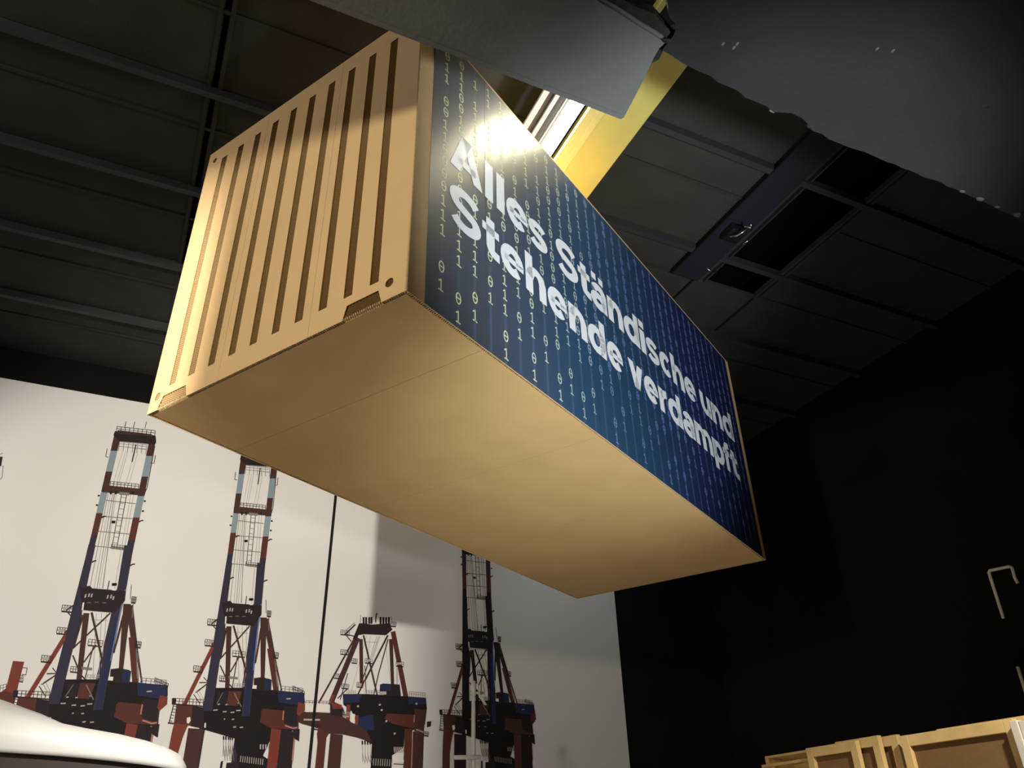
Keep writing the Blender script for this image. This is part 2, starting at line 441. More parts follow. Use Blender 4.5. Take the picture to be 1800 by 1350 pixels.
# blue printed sheets: the print runs from slate over teal-blue to navy along the container; tube glow is painted into the slate end
M_BLUE = bpy.data.materials.new('blue_print_sheet')
M_BLUE.use_nodes = True
nt = M_BLUE.node_tree
b = nt.nodes['Principled BSDF']
tc = nt.nodes.new('ShaderNodeTexCoord'); sx = nt.nodes.new('ShaderNodeSeparateXYZ')
nt.links.new(tc.outputs['Object'], sx.inputs[0])
mr = nt.nodes.new('ShaderNodeMapRange'); mr.inputs['From Max'].default_value = CL
nt.links.new(sx.outputs['X'], mr.inputs['Value'])
ramp = nt.nodes.new('ShaderNodeValToRGB')
cr = ramp.color_ramp
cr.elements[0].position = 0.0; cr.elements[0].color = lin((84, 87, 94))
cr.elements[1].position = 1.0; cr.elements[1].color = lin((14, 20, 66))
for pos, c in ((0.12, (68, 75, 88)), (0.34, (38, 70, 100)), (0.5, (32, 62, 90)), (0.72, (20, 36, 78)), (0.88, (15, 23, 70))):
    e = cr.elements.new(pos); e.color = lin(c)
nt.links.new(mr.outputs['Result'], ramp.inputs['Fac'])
# faint printed light trails: vertical streaks in the column rhythm
wv = nt.nodes.new('ShaderNodeMath'); wv.operation = 'MULTIPLY'; wv.inputs[1].default_value = 2 * math.pi / 0.1725
sb = nt.nodes.new('ShaderNodeMath'); sb.operation = 'SUBTRACT'; sb.inputs[1].default_value = 0.298
nt.links.new(sx.outputs['X'], sb.inputs[0]); nt.links.new(sb.outputs[0], wv.inputs[0])
cs = nt.nodes.new('ShaderNodeMath'); cs.operation = 'COSINE'; nt.links.new(wv.outputs[0], cs.inputs[0])
mr2 = nt.nodes.new('ShaderNodeMapRange'); mr2.inputs['From Min'].default_value = 0.75; mr2.inputs['To Max'].default_value = 0.5
nt.links.new(cs.outputs[0], mr2.inputs['Value'])
tn = nt.nodes.new('ShaderNodeTexNoise'); tn.inputs['Scale'].default_value = 2.2
nt.links.new(tc.outputs['Object'], tn.inputs['Vector'])
mm = nt.nodes.new('ShaderNodeMath'); mm.operation = 'MULTIPLY'
nt.links.new(mr2.outputs['Result'], mm.inputs[0]); nt.links.new(tn.outputs['Fac'], mm.inputs[1])
mx = nt.nodes.new('ShaderNodeMix'); mx.data_type = 'RGBA'
nt.links.new(mm.outputs[0], mx.inputs['Factor'])
nt.links.new(ramp.outputs['Color'], mx.inputs[6])
mx.inputs[7].default_value = lin((96, 118, 150))
nt.links.new(mx.outputs[2], b.inputs['Base Color'])
b.inputs['Roughness'].default_value = 0.55
b.inputs['Specular IOR Level'].default_value = 0.5
b.inputs['Coat Weight'].default_value = 1.0
b.inputs['Coat Roughness'].default_value = 0.3
pseams = [0.153, 0.765, 2.268, 3.742, 5.215, 5.955]
for a, c in zip(pseams[:-1], pseams[1:]):
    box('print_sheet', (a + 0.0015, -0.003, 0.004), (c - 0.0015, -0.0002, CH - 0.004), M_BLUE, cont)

# --- falling columns of printed binary digits
def digit0(verts, faces, cx, cz, w, h, y):
    n = 14; base = len(verts)
    for k in range(n):
        t = 2 * math.pi * k / n
        verts.append((cx + w/2 * math.cos(t), y, cz + h/2 * math.sin(t)))
        verts.append((cx + (w/2 - 0.0105) * math.cos(t), y, cz + (h/2 - 0.0105) * math.sin(t)))
    for k in range(n):
        a, c = base + 2*k, base + 2*((k+1) % n)
        faces.append((a, c, c+1, a+1))
    b0 = len(verts)
    verts.extend([(cx - w*.3, y, cz - .005), (cx + w*.3, y, cz - .005), (cx + w*.3, y, cz + .005), (cx - w*.3, y, cz + .005)])
    faces.append((b0, b0+1, b0+2, b0+3))
def digit1(verts, faces, cx, cz, w, h, y):
    t = 0.0105
    for q in ([(cx - t/2, cz - h/2), (cx + t/2, cz - h/2), (cx + t/2, cz + h/2), (cx - t/2, cz + h/2)],
              [(cx - w*.42, cz - h/2), (cx + w*.42, cz - h/2), (cx + w*.42, cz - h/2 + t), (cx - w*.42, cz - h/2 + t)],
              [(cx - w*.42, cz + h/2 - .028), (cx - w*.42, cz + h/2 - .016), (cx, cz + h/2), (cx, cz + h/2 - .014)]):
        n = len(verts); verts.extend([(x, y, z) for x, z in q]); faces.append((n, n+1, n+2, n+3))
ends = [.215, .075, .185, .43, .075, .33, .08, .32, .08, .21, .085, .2, .5, .08, .26, .5, .1, .3, .42, .09, .2, .1, .34, .5, .12, .3, .1, .4, .2, .35, .1, .25, .3]
firsts = {0: '1110000110', 1: '11110', 2: '11111', 3: '0011', 4: '1111100', 5: '1111001'}
def mixc(a, c, t): return tuple(a[i] + (c[i] - a[i]) * t for i in range(3))
dig_m = []
for k in range(12):
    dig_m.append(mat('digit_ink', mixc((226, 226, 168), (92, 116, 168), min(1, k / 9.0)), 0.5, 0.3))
dig_unit = {}
def digit_mesh(ch, ink):
    if (ch, ink) not in dig_unit:
        v_, f_ = [], []
        (digit0 if ch == '0' else digit1)(v_, f_, 0, 0, 0.056, 0.092, 0)
        me = bpy.data.meshes.new('digit'); me.from_pydata(v_, [], f_); me.materials.append(dig_m[ink]); dig_unit[ch, ink] = me
    return dig_unit[ch, ink]
n_digit = 0
far_v, far_f, far_i = [], [], []
for k in range(33):
    cx = 0.298 + k * 0.1725
    ink = min(11, int(k / 2.1) + (2 if k > 11 else 0))
    pitch = 0.128
    z = ends[k] + 0.01
    col = [('1', z), ('0', z + 0.142)]
    z += 0.142 + random.choice((0.22, 0.3, 0.36))
    seq = firsts.get(k, '')
    run = '1'
    i = 0
    while z < CH - 0.06:
        if i < len(seq): run = seq[i]
        elif random.random() < 0.42: run = '0' if run == '1' else '1'
        i += 1
        if random.random() > 0.07 or i < 6: col.append((run, z))
        z += pitch * (0.9 if run == '0' else 1.0)
    for ch, z in col:
        n_digit += 1
        if n_digit <= 300:
            o = bpy.data.objects.new('digit', digit_mesh(ch, ink)); COL.objects.link(o); o.parent = cont; o.location = (cx, -0.0036, z)
        else:
            n0 = len(far_f); (digit0 if ch == '0' else digit1)(far_v, far_f, cx, z, 0.056, 0.092, -0.0036); far_i += [ink] * (len(far_f) - n0)
me = bpy.data.meshes.new('small_digits'); me.from_pydata(far_v, [], far_f)
o = link('small_digits', me, dig_m, cont); o['kind'] = 'stuff'
for f, k in zip(me.polygons, far_i): f.material_index = k

# --- white lettering
WV, WH = 0.100, 0.074                # stem and horizontal stroke widths
XH, CAP, DESC = 0.268, 0.368, -0.098
def stroke(polys, path, wx=WV, wz=WH):
    n = len(path); L, Rr = [], []
    for i in range(n):
        a, c = path[max(i-1, 0)], path[min(i+1, n-1)]
        dx, dz = c[0]-a[0], c[1]-a[1]; l = math.hypot(dx, dz) or 1
        nx, nz = -dz / l, dx / l
        t = 0.5 * math.hypot(wx * nx, wz * nz)
        L.append((path[i][0] + nx*t, path[i][1] + nz*t)); Rr.append((path[i][0] - nx*t, path[i][1] - nz*t))
    for i in range(n-1): polys.append([L[i], L[i+1], Rr[i+1], Rr[i]])
def arc(cx, cz, rx, rz, a0, a1, n=18):
    return [(cx + rx * math.cos(math.radians(a0 + (a1-a0)*k/n)), cz + rz * math.sin(math.radians(a0 + (a1-a0)*k/n))) for k in range(n+1)]
def rect(polys, x0, x1, z0, z1): polys.append([(x0, z0), (x1, z0), (x1, z1), (x0, z1)])
def ell(x0, x1, z0, z1, a0, a1, wx=WV, wz=WH, n=22):
    return arc((x0+x1)/2, (z0+z1)/2, (x1-x0-wx)/2, (z1-z0-wz)/2, a0, a1, n)
def glyph(ch, x0, x1):
    P = []; w = x1 - x0; o = 0.004
    if ch == 'l': rect(P, x0, x1, 0, CAP)
    elif ch == 'i': rect(P, x0, x1, 0, XH); rect(P, x0, x1, XH + 0.03, CAP + 0.012)
    elif ch == 'A':
        m_ = (x0 + x1) / 2; t = 0.056
        P.append([(x0, 0), (x0 + .108, 0), (m_ + t, CAP), (m_ - t, CAP)]); P.append([(x1 - .108, 0), (x1, 0), (m_ + t, CAP), (m_ - t, CAP)])
        rect(P, x0 + w*.22, x1 - w*.22, 0.07, 0.138)
    elif ch == 'e':
        stroke(P, ell(x0, x1, -o, XH + o, 0, 318)); rect(P, x0 + WV*.5, x1 - 0.005, XH*.5 - 0.028, XH*.5 + 0.024)
    elif ch == 'c': stroke(P, ell(x0, x1 + .01, -o, XH + o, 42, 318))
    elif ch in 'dp':
        stroke(P, ell(x0, x1 - 0.004, -o, XH + o, 0, 360, WV*.97, WH*.98, 28) if ch == 'd' else ell(x0 + .004, x1, -o, XH + o, 0, 360, WV*.97, WH*.98, 28))
        if ch == 'd': rect(P, x1 - WV*.98, x1, 0, CAP)
        else: rect(P, x0, x0 + WV*.98, DESC, XH)
    elif ch in 'nh':
        rect(P, x0, x0 + WV, 0, XH if ch == 'n' else CAP)
        stroke(P, arc((x0 + x1)/2 + .004, 0.135, (w - WV)/2 - .004, 0.135 - WH/2 + .002, 168, 0)); rect(P, x1 - WV, x1, 0, 0.137)
    elif ch == 'u':
        rect(P, x1 - WV, x1, 0, XH)
        stroke(P, arc((x0 + x1)/2 - .004, 0.133, (w - WV)/2 - .004, 0.133 - WH/2 + .002, 348, 180)); rect(P, x0, x0 + WV, 0.131, XH)
    elif ch == 'm':
        s = 0.094; rect(P, x0, x0 + s, 0, XH); h2 = (w - s) / 2
        for k in (0, 1):
            a = x0 + k*h2; stroke(P, arc(a + (h2 + s)/2, 0.15, h2/2, 0.118 - WH/2 + .002, 168, 0), s, WH); rect(P, a + h2, a + h2 + s, 0, 0.152)
    elif ch == 'r':
        rect(P, x0, x0 + WV, 0, XH); stroke(P, arc(x1 - .01, 0.118, w - WV*.5 - .01, 0.118 - .002, 150, 88), WV, WH*1.15)
    elif ch == 't':
        s0 = x0 + .048; rect(P, s0, s0 + WV, 0.1, CAP - 0.03); rect(P, x0, x1 - .004, XH - WH + .006, XH)
        stroke(P, arc(s0 + WV/2 + .062, 0.1, 0.062, 0.1 - WH/2, 180, 270) + [(x1, WH/2)])
    elif ch == 'f':
        s0 = x0 + .042; rect(P, s0, s0 + WV*.95, 0, 0.27); rect(P, x0, x1 - .004, XH - WH + .006, XH)
        stroke(P, [(x1 + .012, CAP - WH/2 + .004)] + arc(s0 + WV*.475 + .06, 0.268, 0.06, CAP - 0.264 - WH/2, 90, 180), WV*.95, WH)
    elif ch == 'v':
        m_ = (x0 + x1)/2; P.append([(x0, XH), (x0 + .106, XH), (m_ + .052, 0), (m_ - .052, 0)]); P.append([(x1 - .106, XH), (x1, XH), (m_ + .052, 0), (m_ - .052, 0)])
    elif ch in 'sS':
        h = XH if ch == 's' else CAP; ww = WV*.92 if ch == 's' else WV; wh = WH*.9 if ch == 's' else WH
        zc = h * .5; cx = (x0 + x1)/2; rx = (w - ww)/2
        ru = (h + o - zc - wh/2) / 2; cu = h + o - wh/2 - ru; cl = -o + wh/2 + ru
        stroke(P, arc(cx, cu, rx, ru, 22, 232, 16) + arc(cx, cl, rx, ru, 52, -158, 16), ww, wh)
    elif ch in 'a\u00e4':
        stroke(P, ell(x0 + .012, x1, XH*.22, XH + o, 158, 0, WV*.95, WH*.9)); rect(P, x1 - WV*.95, x1, 0, XH*.64)
        stroke(P, ell(x0, x1 - .012, -o, 0.168, 0, 360, WV*.9, WH*.78, 24))
        if ch == '\u00e4':
            rect(P, x0 + .035, x0 + .115, XH + .03, CAP + .004); rect(P, x1 - .12, x1 - .04, XH + .03, CAP + .004)
    return P
line1 = [('A', .356, .73), ('l', .76, .86), ('l', .905, 1.008), ('e', 1.031, 1.325), ('s', 1.335, 1.61), ('S', 1.751, 2.1), ('t', 2.107, 2.318), ('\u00e4', 2.322, 2.606), ('n', 2.629, 2.922), ('d', 2.941, 3.257), ('i', 3.282, 3.39), ('s', 3.412, 3.69), ('c', 3.709, 3.99), ('h', 4.003, 4.298), ('e', 4.318, 4.615), ('u', 4.74, 5.04), ('n', 5.065, 5.37), ('d', 5.394, 5.716)]
line2 = [('S', .357, .71), ('t', .724, .93), ('e', .944, 1.242), ('h', 1.265, 1.55), ('e', 1.572, 1.862), ('n', 1.888, 2.175), ('d', 2.196, 2.504), ('e', 2.525, 2.82), ('v', 2.93, 3.222), ('e', 3.239, 3.537), ('r', 3.557, 3.75), ('d', 3.766, 4.085), ('a', 4.105, 4.39), ('m', 4.416, 4.872), ('p', 4.895, 5.21), ('f', 5.215, 5.4), ('t', 5.43, 5.65)]
for base, line in ((1.325, line1), (0.807, line2)):
    for ch, a, c in line:
        verts, faces = [], []
        for poly in glyph(ch, a, c):
            n = len(verts); verts += [(p[0], -0.0045, base + p[1]) for p in poly]; faces.append(tuple(range(n, n + len(poly))))
        me = bpy.data.meshes.new('letter'); me.from_pydata(verts, [], faces)
        link('letter', me, M_LETTER, cont)

# suspension wires
for x, y in ((1.4, 1.22), (4.7, 1.22)):
    p = Matrix.Rotation(ROT, 3, 'Z') @ Vector((x, y, 0)) + Vector((1.01498, 3.42742, 0))
    z0 = 4.34987 + CH + 0.02
    w = tag(empty('suspension_wire', (p.x, p.y, z0)), 'thin steel wire holding the %s end of the hanging container' % ('near' if x < 3 else 'far'), 'wire', 'wires carrying the container')
    bm = bmesh.new(); tube(bm, [(0, 0, 0), (0, 0, ZC + 0.6 - z0)], 0.006, 6); from_bm('rope', bm, M_BLACK, w)
    box('anchor_plate', (-0.06, -0.06, 0), (0.06, 0.06, 0.015), M_CHROME, w)

# ------------------------------------------------------------------ mural with harbour cranes
mural = tag(empty('crane_mural', (0, YM, 0)), 'tall pale wall mural printed with red and blue harbour cranes', 'mural')
M_SKY = mat('mural_sky_print', (222, 218, 212), 0.7, 0.2, noise=0.015, nscale=0.6)
ZT = 7.76
JX = at_y(588, 890, YM).x
XE = at_y(1094, 1200, YM).x
JW = 0.02
box('mural_sheet', (-7.6, 0, 0), (JX - JW, 0.03, ZT), M_SKY, mural)
box('mural_sheet', (JX + JW, 0, 0), (XE, 0.03, ZT), M_SKY, mural)
box('joint_strip', (JX - JW, -0.012, 0), (JX + JW, 0.03, ZT), mat('black_joint', (18, 16, 15), 0.4, 0.4), mural)
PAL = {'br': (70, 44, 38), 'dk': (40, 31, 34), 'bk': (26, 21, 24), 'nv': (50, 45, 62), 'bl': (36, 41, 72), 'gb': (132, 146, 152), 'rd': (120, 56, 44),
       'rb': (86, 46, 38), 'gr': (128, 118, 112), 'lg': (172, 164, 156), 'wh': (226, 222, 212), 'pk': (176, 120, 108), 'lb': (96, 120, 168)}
PK = list(PAL)
PM = [mat('mural_ink_' + {'br': 'brown', 'dk': 'dark_brown', 'bk': 'black', 'nv': 'aubergine', 'bl': 'navy', 'gb': 'grey_blue', 'rd': 'red', 'rb': 'rust', 'gr': 'grey', 'lg': 'light_grey', 'wh': 'white', 'pk': 'pink', 'lb': 'light_blue'}[k], PAL[k], 0.7, 0.2) for k in PK]

class Print:
    def __init__(self, ox, oy, sc):
        self.o = (ox, oy, sc); self.items = []
    def P(self, col, *pts): self.items.append((col, list(pts)))
    def L(self, col, w, *pts):                      # polyline of width w
        for a, c in zip(pts[:-1], pts[1:]):
            dx, dy = c[0]-a[0], c[1]-a[1]; l = math.hypot(dx, dy) or 1
            nx, ny = -dy/l*w/2, dx/l*w/2
            self.items.append((col, [(a[0]+nx, a[1]+ny), (c[0]+nx, c[1]+ny), (c[0]-nx, c[1]-ny), (a[0]-nx, a[1]-ny)]))
    def T(self, col, a, c, w0, w1):                 # tapering bar
        dx, dy = c[0]-a[0], c[1]-a[1]; l = math.hypot(dx, dy) or 1
        nx, ny = -dy/l/2, dx/l/2
        self.items.append((col, [(a[0]+nx*w0, a[1]+ny*w0), (c[0]+nx*w1, c[1]+ny*w1), (c[0]-nx*w1, c[1]-ny*w1), (a[0]-nx*w0, a[1]-ny*w0)]))
    def rail(self, col, x0, y0, x1, y1, h=26, n=6, lean=-0.1, w=3):   # railing with posts standing on a platform edge
        for k in range(n + 1):
            t = k / n; x, y = x0+(x1-x0)*t, y0+(y1-y0)*t
            self.L(col, w, (x, y), (x - h*lean*1.0, y - h))
        for f in (1.0, 0.5): self.L(col, w, (x0 - h*lean*f, y0 - h*f), (x1 - h*lean*f, y1 - h*f))
    def balcony(self, col, x, y, w, h=26):
        self.P(col, (x, y), (x+w, y+w*.1), (x+w, y+9+w*.1), (x, y+9)); self.rail(col, x, y, x+w, y+w*.1, h, 4)
    def metric(self):
        ox, oy, sc = self.o; out = []
        for c, pts in self.items:
            q = []
            for p in pts:
                w = at_y(ox + p[0]/sc, oy + p[1]/sc, YM); q.append((w.x, 0.55 if p[1] >= 1360 else w.z))   # legs run down to the quay
            out.append((c, q))
        return out

def put_print(name, items, s=1.0, dx=0.0, dz=0.0, zmin=0.02, lab=None, remap=None):
    verts, faces, mi = [], [], []
    y = -0.002
    for c, q in items:
        n = len(verts); y -= 0.00004
        verts += [(x * s + dx, y, max(zmin, z * s + dz)) for x, z in q]
        faces.append(tuple(range(n, n + len(q)))); mi.append(PK.index((remap or {}).get(c, c)))
    me = bpy.data.meshes.new(name); me.from_pydata(verts, [], faces)
    o = link(name, me, PM, mural)
    for f, k in zip(me.polygons, mi): f.material_index = k
    if lab: o['label'] = lab
    return o

# --- upper boom (pixel sketch of the second crane, 4.5x) and lower frame (3.857x)
B = Print(300, 780, 4.5)
for x0, x1 in ((620, 500), (640, 530), (655, 545), (705, 590), (725, 620), (575, 480)):
    B.L('lg', 3, (x0, 240), (x0 - (x0 - x1) * .42, 500)); 
for x0, x1 in ((545, 470), (575, 520), (590, 535), (600, 555), (700, 640), (720, 660), (560, 500), (585, 560)):
    B.L('gr' if x0 % 2 else 'lg', 4, (x0, 560), (x1, 1260))
B.rail('gr', 590, 240, 780, 262, 70, 6, -0.05, 4)
for y in (185, 205): B.L('gr', 4, (590, y), (782, y + 20))
B.L('dk', 8, (708, 190), (690, 322))
for y0, y1, xa, xb in ((608, 632, 525, 738), (727, 744, 510, 724), (840, 858, 498, 710), (950, 968, 485, 694)): B.L('gr', 6, (xa, y0), (xb, y1))
B.L('br', 5, (636, 560), (598, 965)); B.L('br', 5, (672, 560), (634, 950))
for k in range(9): B.L('gr', 4, (633 - k*4.2, 585 + k*42), (668 - k*4.2, 590 + k*42))
B.P('gr', (592, 950), (690, 962), (690, 980), (590, 968)); B.rail('dk', 592, 962, 692, 975, 28, 5)
B.P('bk', (582, 760), (610, 760), (608, 780), (582, 780)); B.P('bk', (620, 1222), (650, 1222), (648, 1242), (618, 1242)); B.L('bk', 6, (600, 1205), (592, 1270))
B.L('gr', 5, (690, 980), (662, 1260))
for c, yl0, yl1, yr0, yr1 in (('br', 100, 240, 160, 275), ('gb', 240, 395, 275, 430), ('br', 395, 545, 430, 575), ('gb', 545, 705, 575, 735), ('rb', 705, 872, 735, 905), ('nv', 872, 1360, 905, 1360)):
    xl = lambda y: 556 - (y - 100) * .137 if y < 860 else 452 - (y - 860) * .137
    xi = lambda y: 603 - (y - 100) * .142
    ri = lambda y: 797 - (y - 160) * .121
    ro = lambda y: 842 - (y - 160) * .118
    B.P(c, (xl(yl0), yl0), (xi(yl0), yl0), (xi(yl1), yl1), (xl(yl1), yl1))
    B.P(c, (ri(yr0), yr0), (ro(yr0), yr0), (ro(yr1), yr1), (ri(yr1), yr1))
B.P('dk', (548, 125), (556, 92), (838, 122), (846, 172), (838, 190), (592, 168))
B.P('br', (575, 85), (810, 112), (815, 130), (570, 110)); B.rail('dk', 566, 92, 832, 120, 34, 9, -0.05, 4)
for x in (620, 680, 760): B.L('dk', 4, (x, 70), (x + 8, 20))
B.P('br', (500, 500), (560, 500), (750, 520), (800, 520), (795, 572), (500, 550)); B.rail('br', 552, 500, 748, 520, 32, 8, -0.05, 4)
for x in (562, 596, 712): B.P('dk', (x - 10, 540), (x + 12, 540), (x + 6, 565), (x - 6, 565))
B.P('gr', (620, 545), (690, 552), (688, 572), (620, 566))
for x, y in ((482, 575), (474, 646), (800, 612), (792, 687)): B.P('dk', (x - 8, y - 6), (x + 6, y - 6), (x + 6, y + 6), (x - 8, y + 6))
for x, y, d in ((512, 740, 1), (770, 768, 1), (470, 1070, 1), (735, 1092, 1)): B.L('dk', 9, (x, y), (x + 14, y - 10), (x + 30, y - 12))
B.L('dk', 4, (512, 225), (506, 285), (525, 288)); B.L('dk', 4, (848, 270), (842, 330), (820, 328)); B.L('br', 5, (838, 200), (815, 440), (808, 510), (792, 560))

G = Print(280, 1000, 3.857)
for x0, x1 in ((530, 540), (560, 575), (590, 585)): G.L('lg', 3, (x0, 390), (x1, 800))
G.L('lg', 3, (500, 430), (600, 436))
G.T('br', (472, 390), (460, 815), 34, 30); G.T('br', (706, 330), (700, 745), 44, 26)
G.L('br', 13, (502, 385), (600, 735)); G.L('br', 9, (612, 388), (410, 612)); G.L('br', 9, (412, 655), (470, 780), (520, 830))
G.L('br', 8, (545, 590), (480, 700)); G.L('rb', 6, (528, 600), (495, 800)); G.T('br', (448, 400), (410, 610), 24, 16)
G.balcony('br', 495, 588, 84, 34); G.balcony('br', 405, 755, 60, 30); G.balcony('gr', 470, 735, 60, 6)
G.T('rd', (388, 480), (168, 925), 26, 26); G.L('rd', 10, (450, 400), (386, 500))
G.L('br', 8, (245, 840), (350, 760)); G.L('br', 7, (270, 772), (345, 770)); G.L('br', 6, (300, 735), (330, 770)); G.L('br', 6, (232, 850), (275, 915)); G.L('lg', 5, (250, 830), (290, 900)); G.L('lg', 4, (270, 830), (305, 895))
G.T('br', (720, 340), (790, 700), 40, 30); G.T('rb', (745, 540), (810, 950), 30, 38); G.L('br', 10, (738, 390), (828, 825)); G.T('br', (690, 400), (650, 640), 14, 10)
G.L('gr', 4, (780, 610), (800, 800)); G.L('gr', 4, (790, 640), (808, 820))
for x, y in ((325, 375), (307, 515), (230, 692)): G.balcony('dk', x, y, 62, 36); G.P('lg', (x + 8, y - 22), (x + 46, y - 26), (x + 50, y - 8), (x + 10, y - 6))
G.L('br', 8, (352, 375), (402, 335)); G.L('br', 7, (365, 388), (392, 418)); G.L('br', 8, (352, 515), (392, 480))
G.balcony('dk', 728, 318, 26, 34); G.balcony('dk', 770, 600, 34, 34); G.L('gr', 4, (742, 330), (742, 420)); G.L('gr', 4, (722, 210), (722, 300))
# machinery house
G.P('bk', (325, 808), (600, 806), (980, 842), (985, 905), (945, 1000), (940, 1085), (760, 1140), (700, 1268), (520, 1252), (508, 1150), (300, 1090), (300, 960))
G.P('bl', (800, 826), (975, 842), (984, 905), (930, 925), (812, 905)); G.P('dk', (640, 742), (690, 735), (752, 748), (756, 830), (640, 822)); G.P('bl', (712, 752), (760, 752), (756, 826), (712, 822))
G.rail('gr', 820, 826, 968, 840, 30, 5); G.rail('dk', 900, 828, 980, 865, 34, 8)
G.rail('lg', 505, 806, 585, 808, 28, 4); G.P('wh', (628, 790), (660, 790), (658, 815), (628, 812))
G.P('rb', (470, 830), (560, 830), (530, 930), (455, 925)); G.P('dk', (400, 830), (470, 830), (450, 925), (380, 925))
# red portal frame and legs
G.P('rb', (115, 920), (292, 938), (298, 1078), (190, 1062), (98, 1050)); G.P('dk', (225, 932), (300, 940), (300, 1085), (215, 1068))
G.rail('br', 85, 915, 295, 925, 38, 9); G.P('dk', (85, 912), (300, 928), (300, 936), (85, 921)); G.P('dk', (85, 880), (112, 880), (110, 915), (84, 913))
for k in range(6): G.L('br', 4, (96 - k*6, 930 + k*20), (118 - k*6, 934 + k*20))
G.L('br', 5, (95, 925), (64, 1045)); G.P('br', (58, 1040), (100, 1044), (98, 1054), (56, 1050))
G.P('rd', (100, 1048), (192, 1058), (158, 1140), (126, 1245), (62, 1222), (84, 1110)); G.P('br', (196, 1080), (300, 1088), (268, 1360), (166, 1360)); G.P('rd', (62, 1221), (127, 1244), (108, 1360), (40, 1360))
G.P('wh', (186, 1010), (208, 1005), (212, 1030), (198, 1050), (186, 1045)); G.P('wh', (306, 1046), (316, 1044), (314, 1078), (304, 1076))
G.P('rb', (700, 948), (942, 972), (942, 1092), (760, 1082), (680, 1040)); G.P('rb', (690, 960), (840, 965), (838, 1025), (690, 1020)); G.P('dk', (845, 930), (940, 940), (935, 1075), (845, 1050))
G.P('rd', (758, 1082), (824, 1090), (802, 1360), (732, 1360)); G.P('dk', (824, 1088), (922, 1105), (892, 1360), (802, 1360)); G.L('pk', 8, (842, 962), (836, 1025))
G.L('pk', 10, (850, 1062), (905, 1082), (935, 1076)); G.L('pk', 9, (918, 1110), (900, 1300)); G.P('rd', (940, 905), (985, 915), (985, 960), (945, 1000), (930, 985))
G.P('dk', (905, 1095), (950, 1085), (945, 1170), (912, 1150))
for x, y, w in ((395, 916, 14), (448, 918, 14), (365, 955, 30), (430, 966, 26), (482, 970, 26), (520, 958, 30), (436, 1016, 10), (490, 1018, 16), (500, 1070, 20), (545, 1072, 22), (530, 908, 6), (860, 878, 30)):
    G.P('lg', (x, y), (x + w, y - 2), (x + w, y + 6), (x, y + 8))
G.L('gr', 6, (505, 840), (555, 935)); G.L('gr', 4, (430, 840), (390, 915))
# hanging ropes and lower trolley
for x in (434, 450, 468, 480, 494): G.L('lg', 4, (x, 1140), (x - 4, 1270)); G.P('bk', (x - 5, 1135), (x + 5, 1135), (x + 4, 1160), (x - 4, 1160)); G.L('gr', 3, (x, 1200), (x + 10, 1300))
G.P('bk', (530, 1250), (702, 1268), (735, 1290), (735, 1360), (540, 1360)); G.P('dk', (455, 1315), (540, 1310), (535, 1360), (440, 1360)); G.P('bk', (415, 1310), (430, 1300), (428, 1360), (412, 1360))
for k in range(11): G.L('lg', 5, (552 + k*15, 1268 + k*2), (548 + k*15, 1310 + k*2))
for k in range(4): G.P('lg', (680 + k*18, 1192), (690 + k*18, 1190), (688 + k*18, 1225), (680 + k*18, 1222))
# boom base legs and crossing platform in front
G.P('nv', (452, -40), (492, -40), (487, 0), (458, 235), (442, 420), (402, 660), (358, 965), (296, 962), (345, 660), (386, 420), (418, 215), (446, 0))
G.P('nv', (662, -40), (716, -40), (692, 240), (668, 420), (640, 690), (612, 1000), (556, 1000), (590, 690), (618, 380), (642, 220))
G.P('bl', (640, 420), (664, 420), (634, 700), (604, 1000), (570, 1000), (600, 700)); G.L('lb', 6, (690, 240), (664, 420), (636, 690))
G.P('dk', (418, 225), (470, 232), (640, 245), (692, 250), (690, 310), (640, 388), (455, 372), (440, 325)); G.P('dk', (455, 222), (480, 218), (500, 240), (460, 245))
for x, y in ((456, 272), (476, 268), (492, 270), (586, 278), (606, 276), (620, 285)): G.P('lg', (x, y), (x + 9, y - 3), (x + 6, y + 20), (x - 3, y + 22))
for x, y in ((470, 325), (515, 322), (560, 325)): G.L('gr', 4, (x, y), (x + 24, y))
G.P('wh', (446, 325), (456, 323), (452, 372), (443, 374)); G.P('bk', (610, 200), (636, 200), (634, 215), (608, 215)); G.P('wh', (612, 236), (634, 238), (632, 248), (610, 246))
crane = B.metric() + G.metric()
put_print('printed_crane', crane, 1.0169, -1.862, -0.054, lab='printed crane with raised boom at the left of the mural')
put_print('printed_crane', crane, lab='printed crane with raised boom just left of the black joint')
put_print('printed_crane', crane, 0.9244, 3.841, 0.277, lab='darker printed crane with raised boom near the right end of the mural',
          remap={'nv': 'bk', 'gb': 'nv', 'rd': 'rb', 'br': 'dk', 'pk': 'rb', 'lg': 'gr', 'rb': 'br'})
# --- third crane without raised boom (4.5x sketch)
C = Print(520, 1050, 4.5)
for x0, x1 in ((640, 590), (655, 600), (665, 610)): C.L('gr', 3, (x0, 305), (x1, 480))
for x0, x1, y1 in ((590, 540, 760), (560, 440, 740), (700, 745, 650)): C.L('lg', 3, (x0, 300), (x1, y1))
C.L('gr', 3, (540, 352), (650, 356))
C.T('br', (515, 330), (520, 700), 28, 30); C.T('br', (752, 330), (765, 700), 30, 26)
C.L('br', 14, (535, 300), (642, 770)); C.L('br', 14, (728, 300), (545, 660)); C.L('rb', 12, (545, 655), (425, 905)); C.L('br', 9, (730, 330), (655, 600), (580, 930))
C.L('br', 14, (470, 315), (180, 838)); C.T('br', (490, 320), (280, 830), 40, 42); C.L('rd', 22, (300, 770), (265, 850))
C.T('rb', (768, 270), (890, 890), 38, 38); C.L('gr', 5, (800, 560), (800, 690)); C.L('rb', 6, (545, 540), (556, 760)); C.L('br', 8, (580, 500), (530, 640))
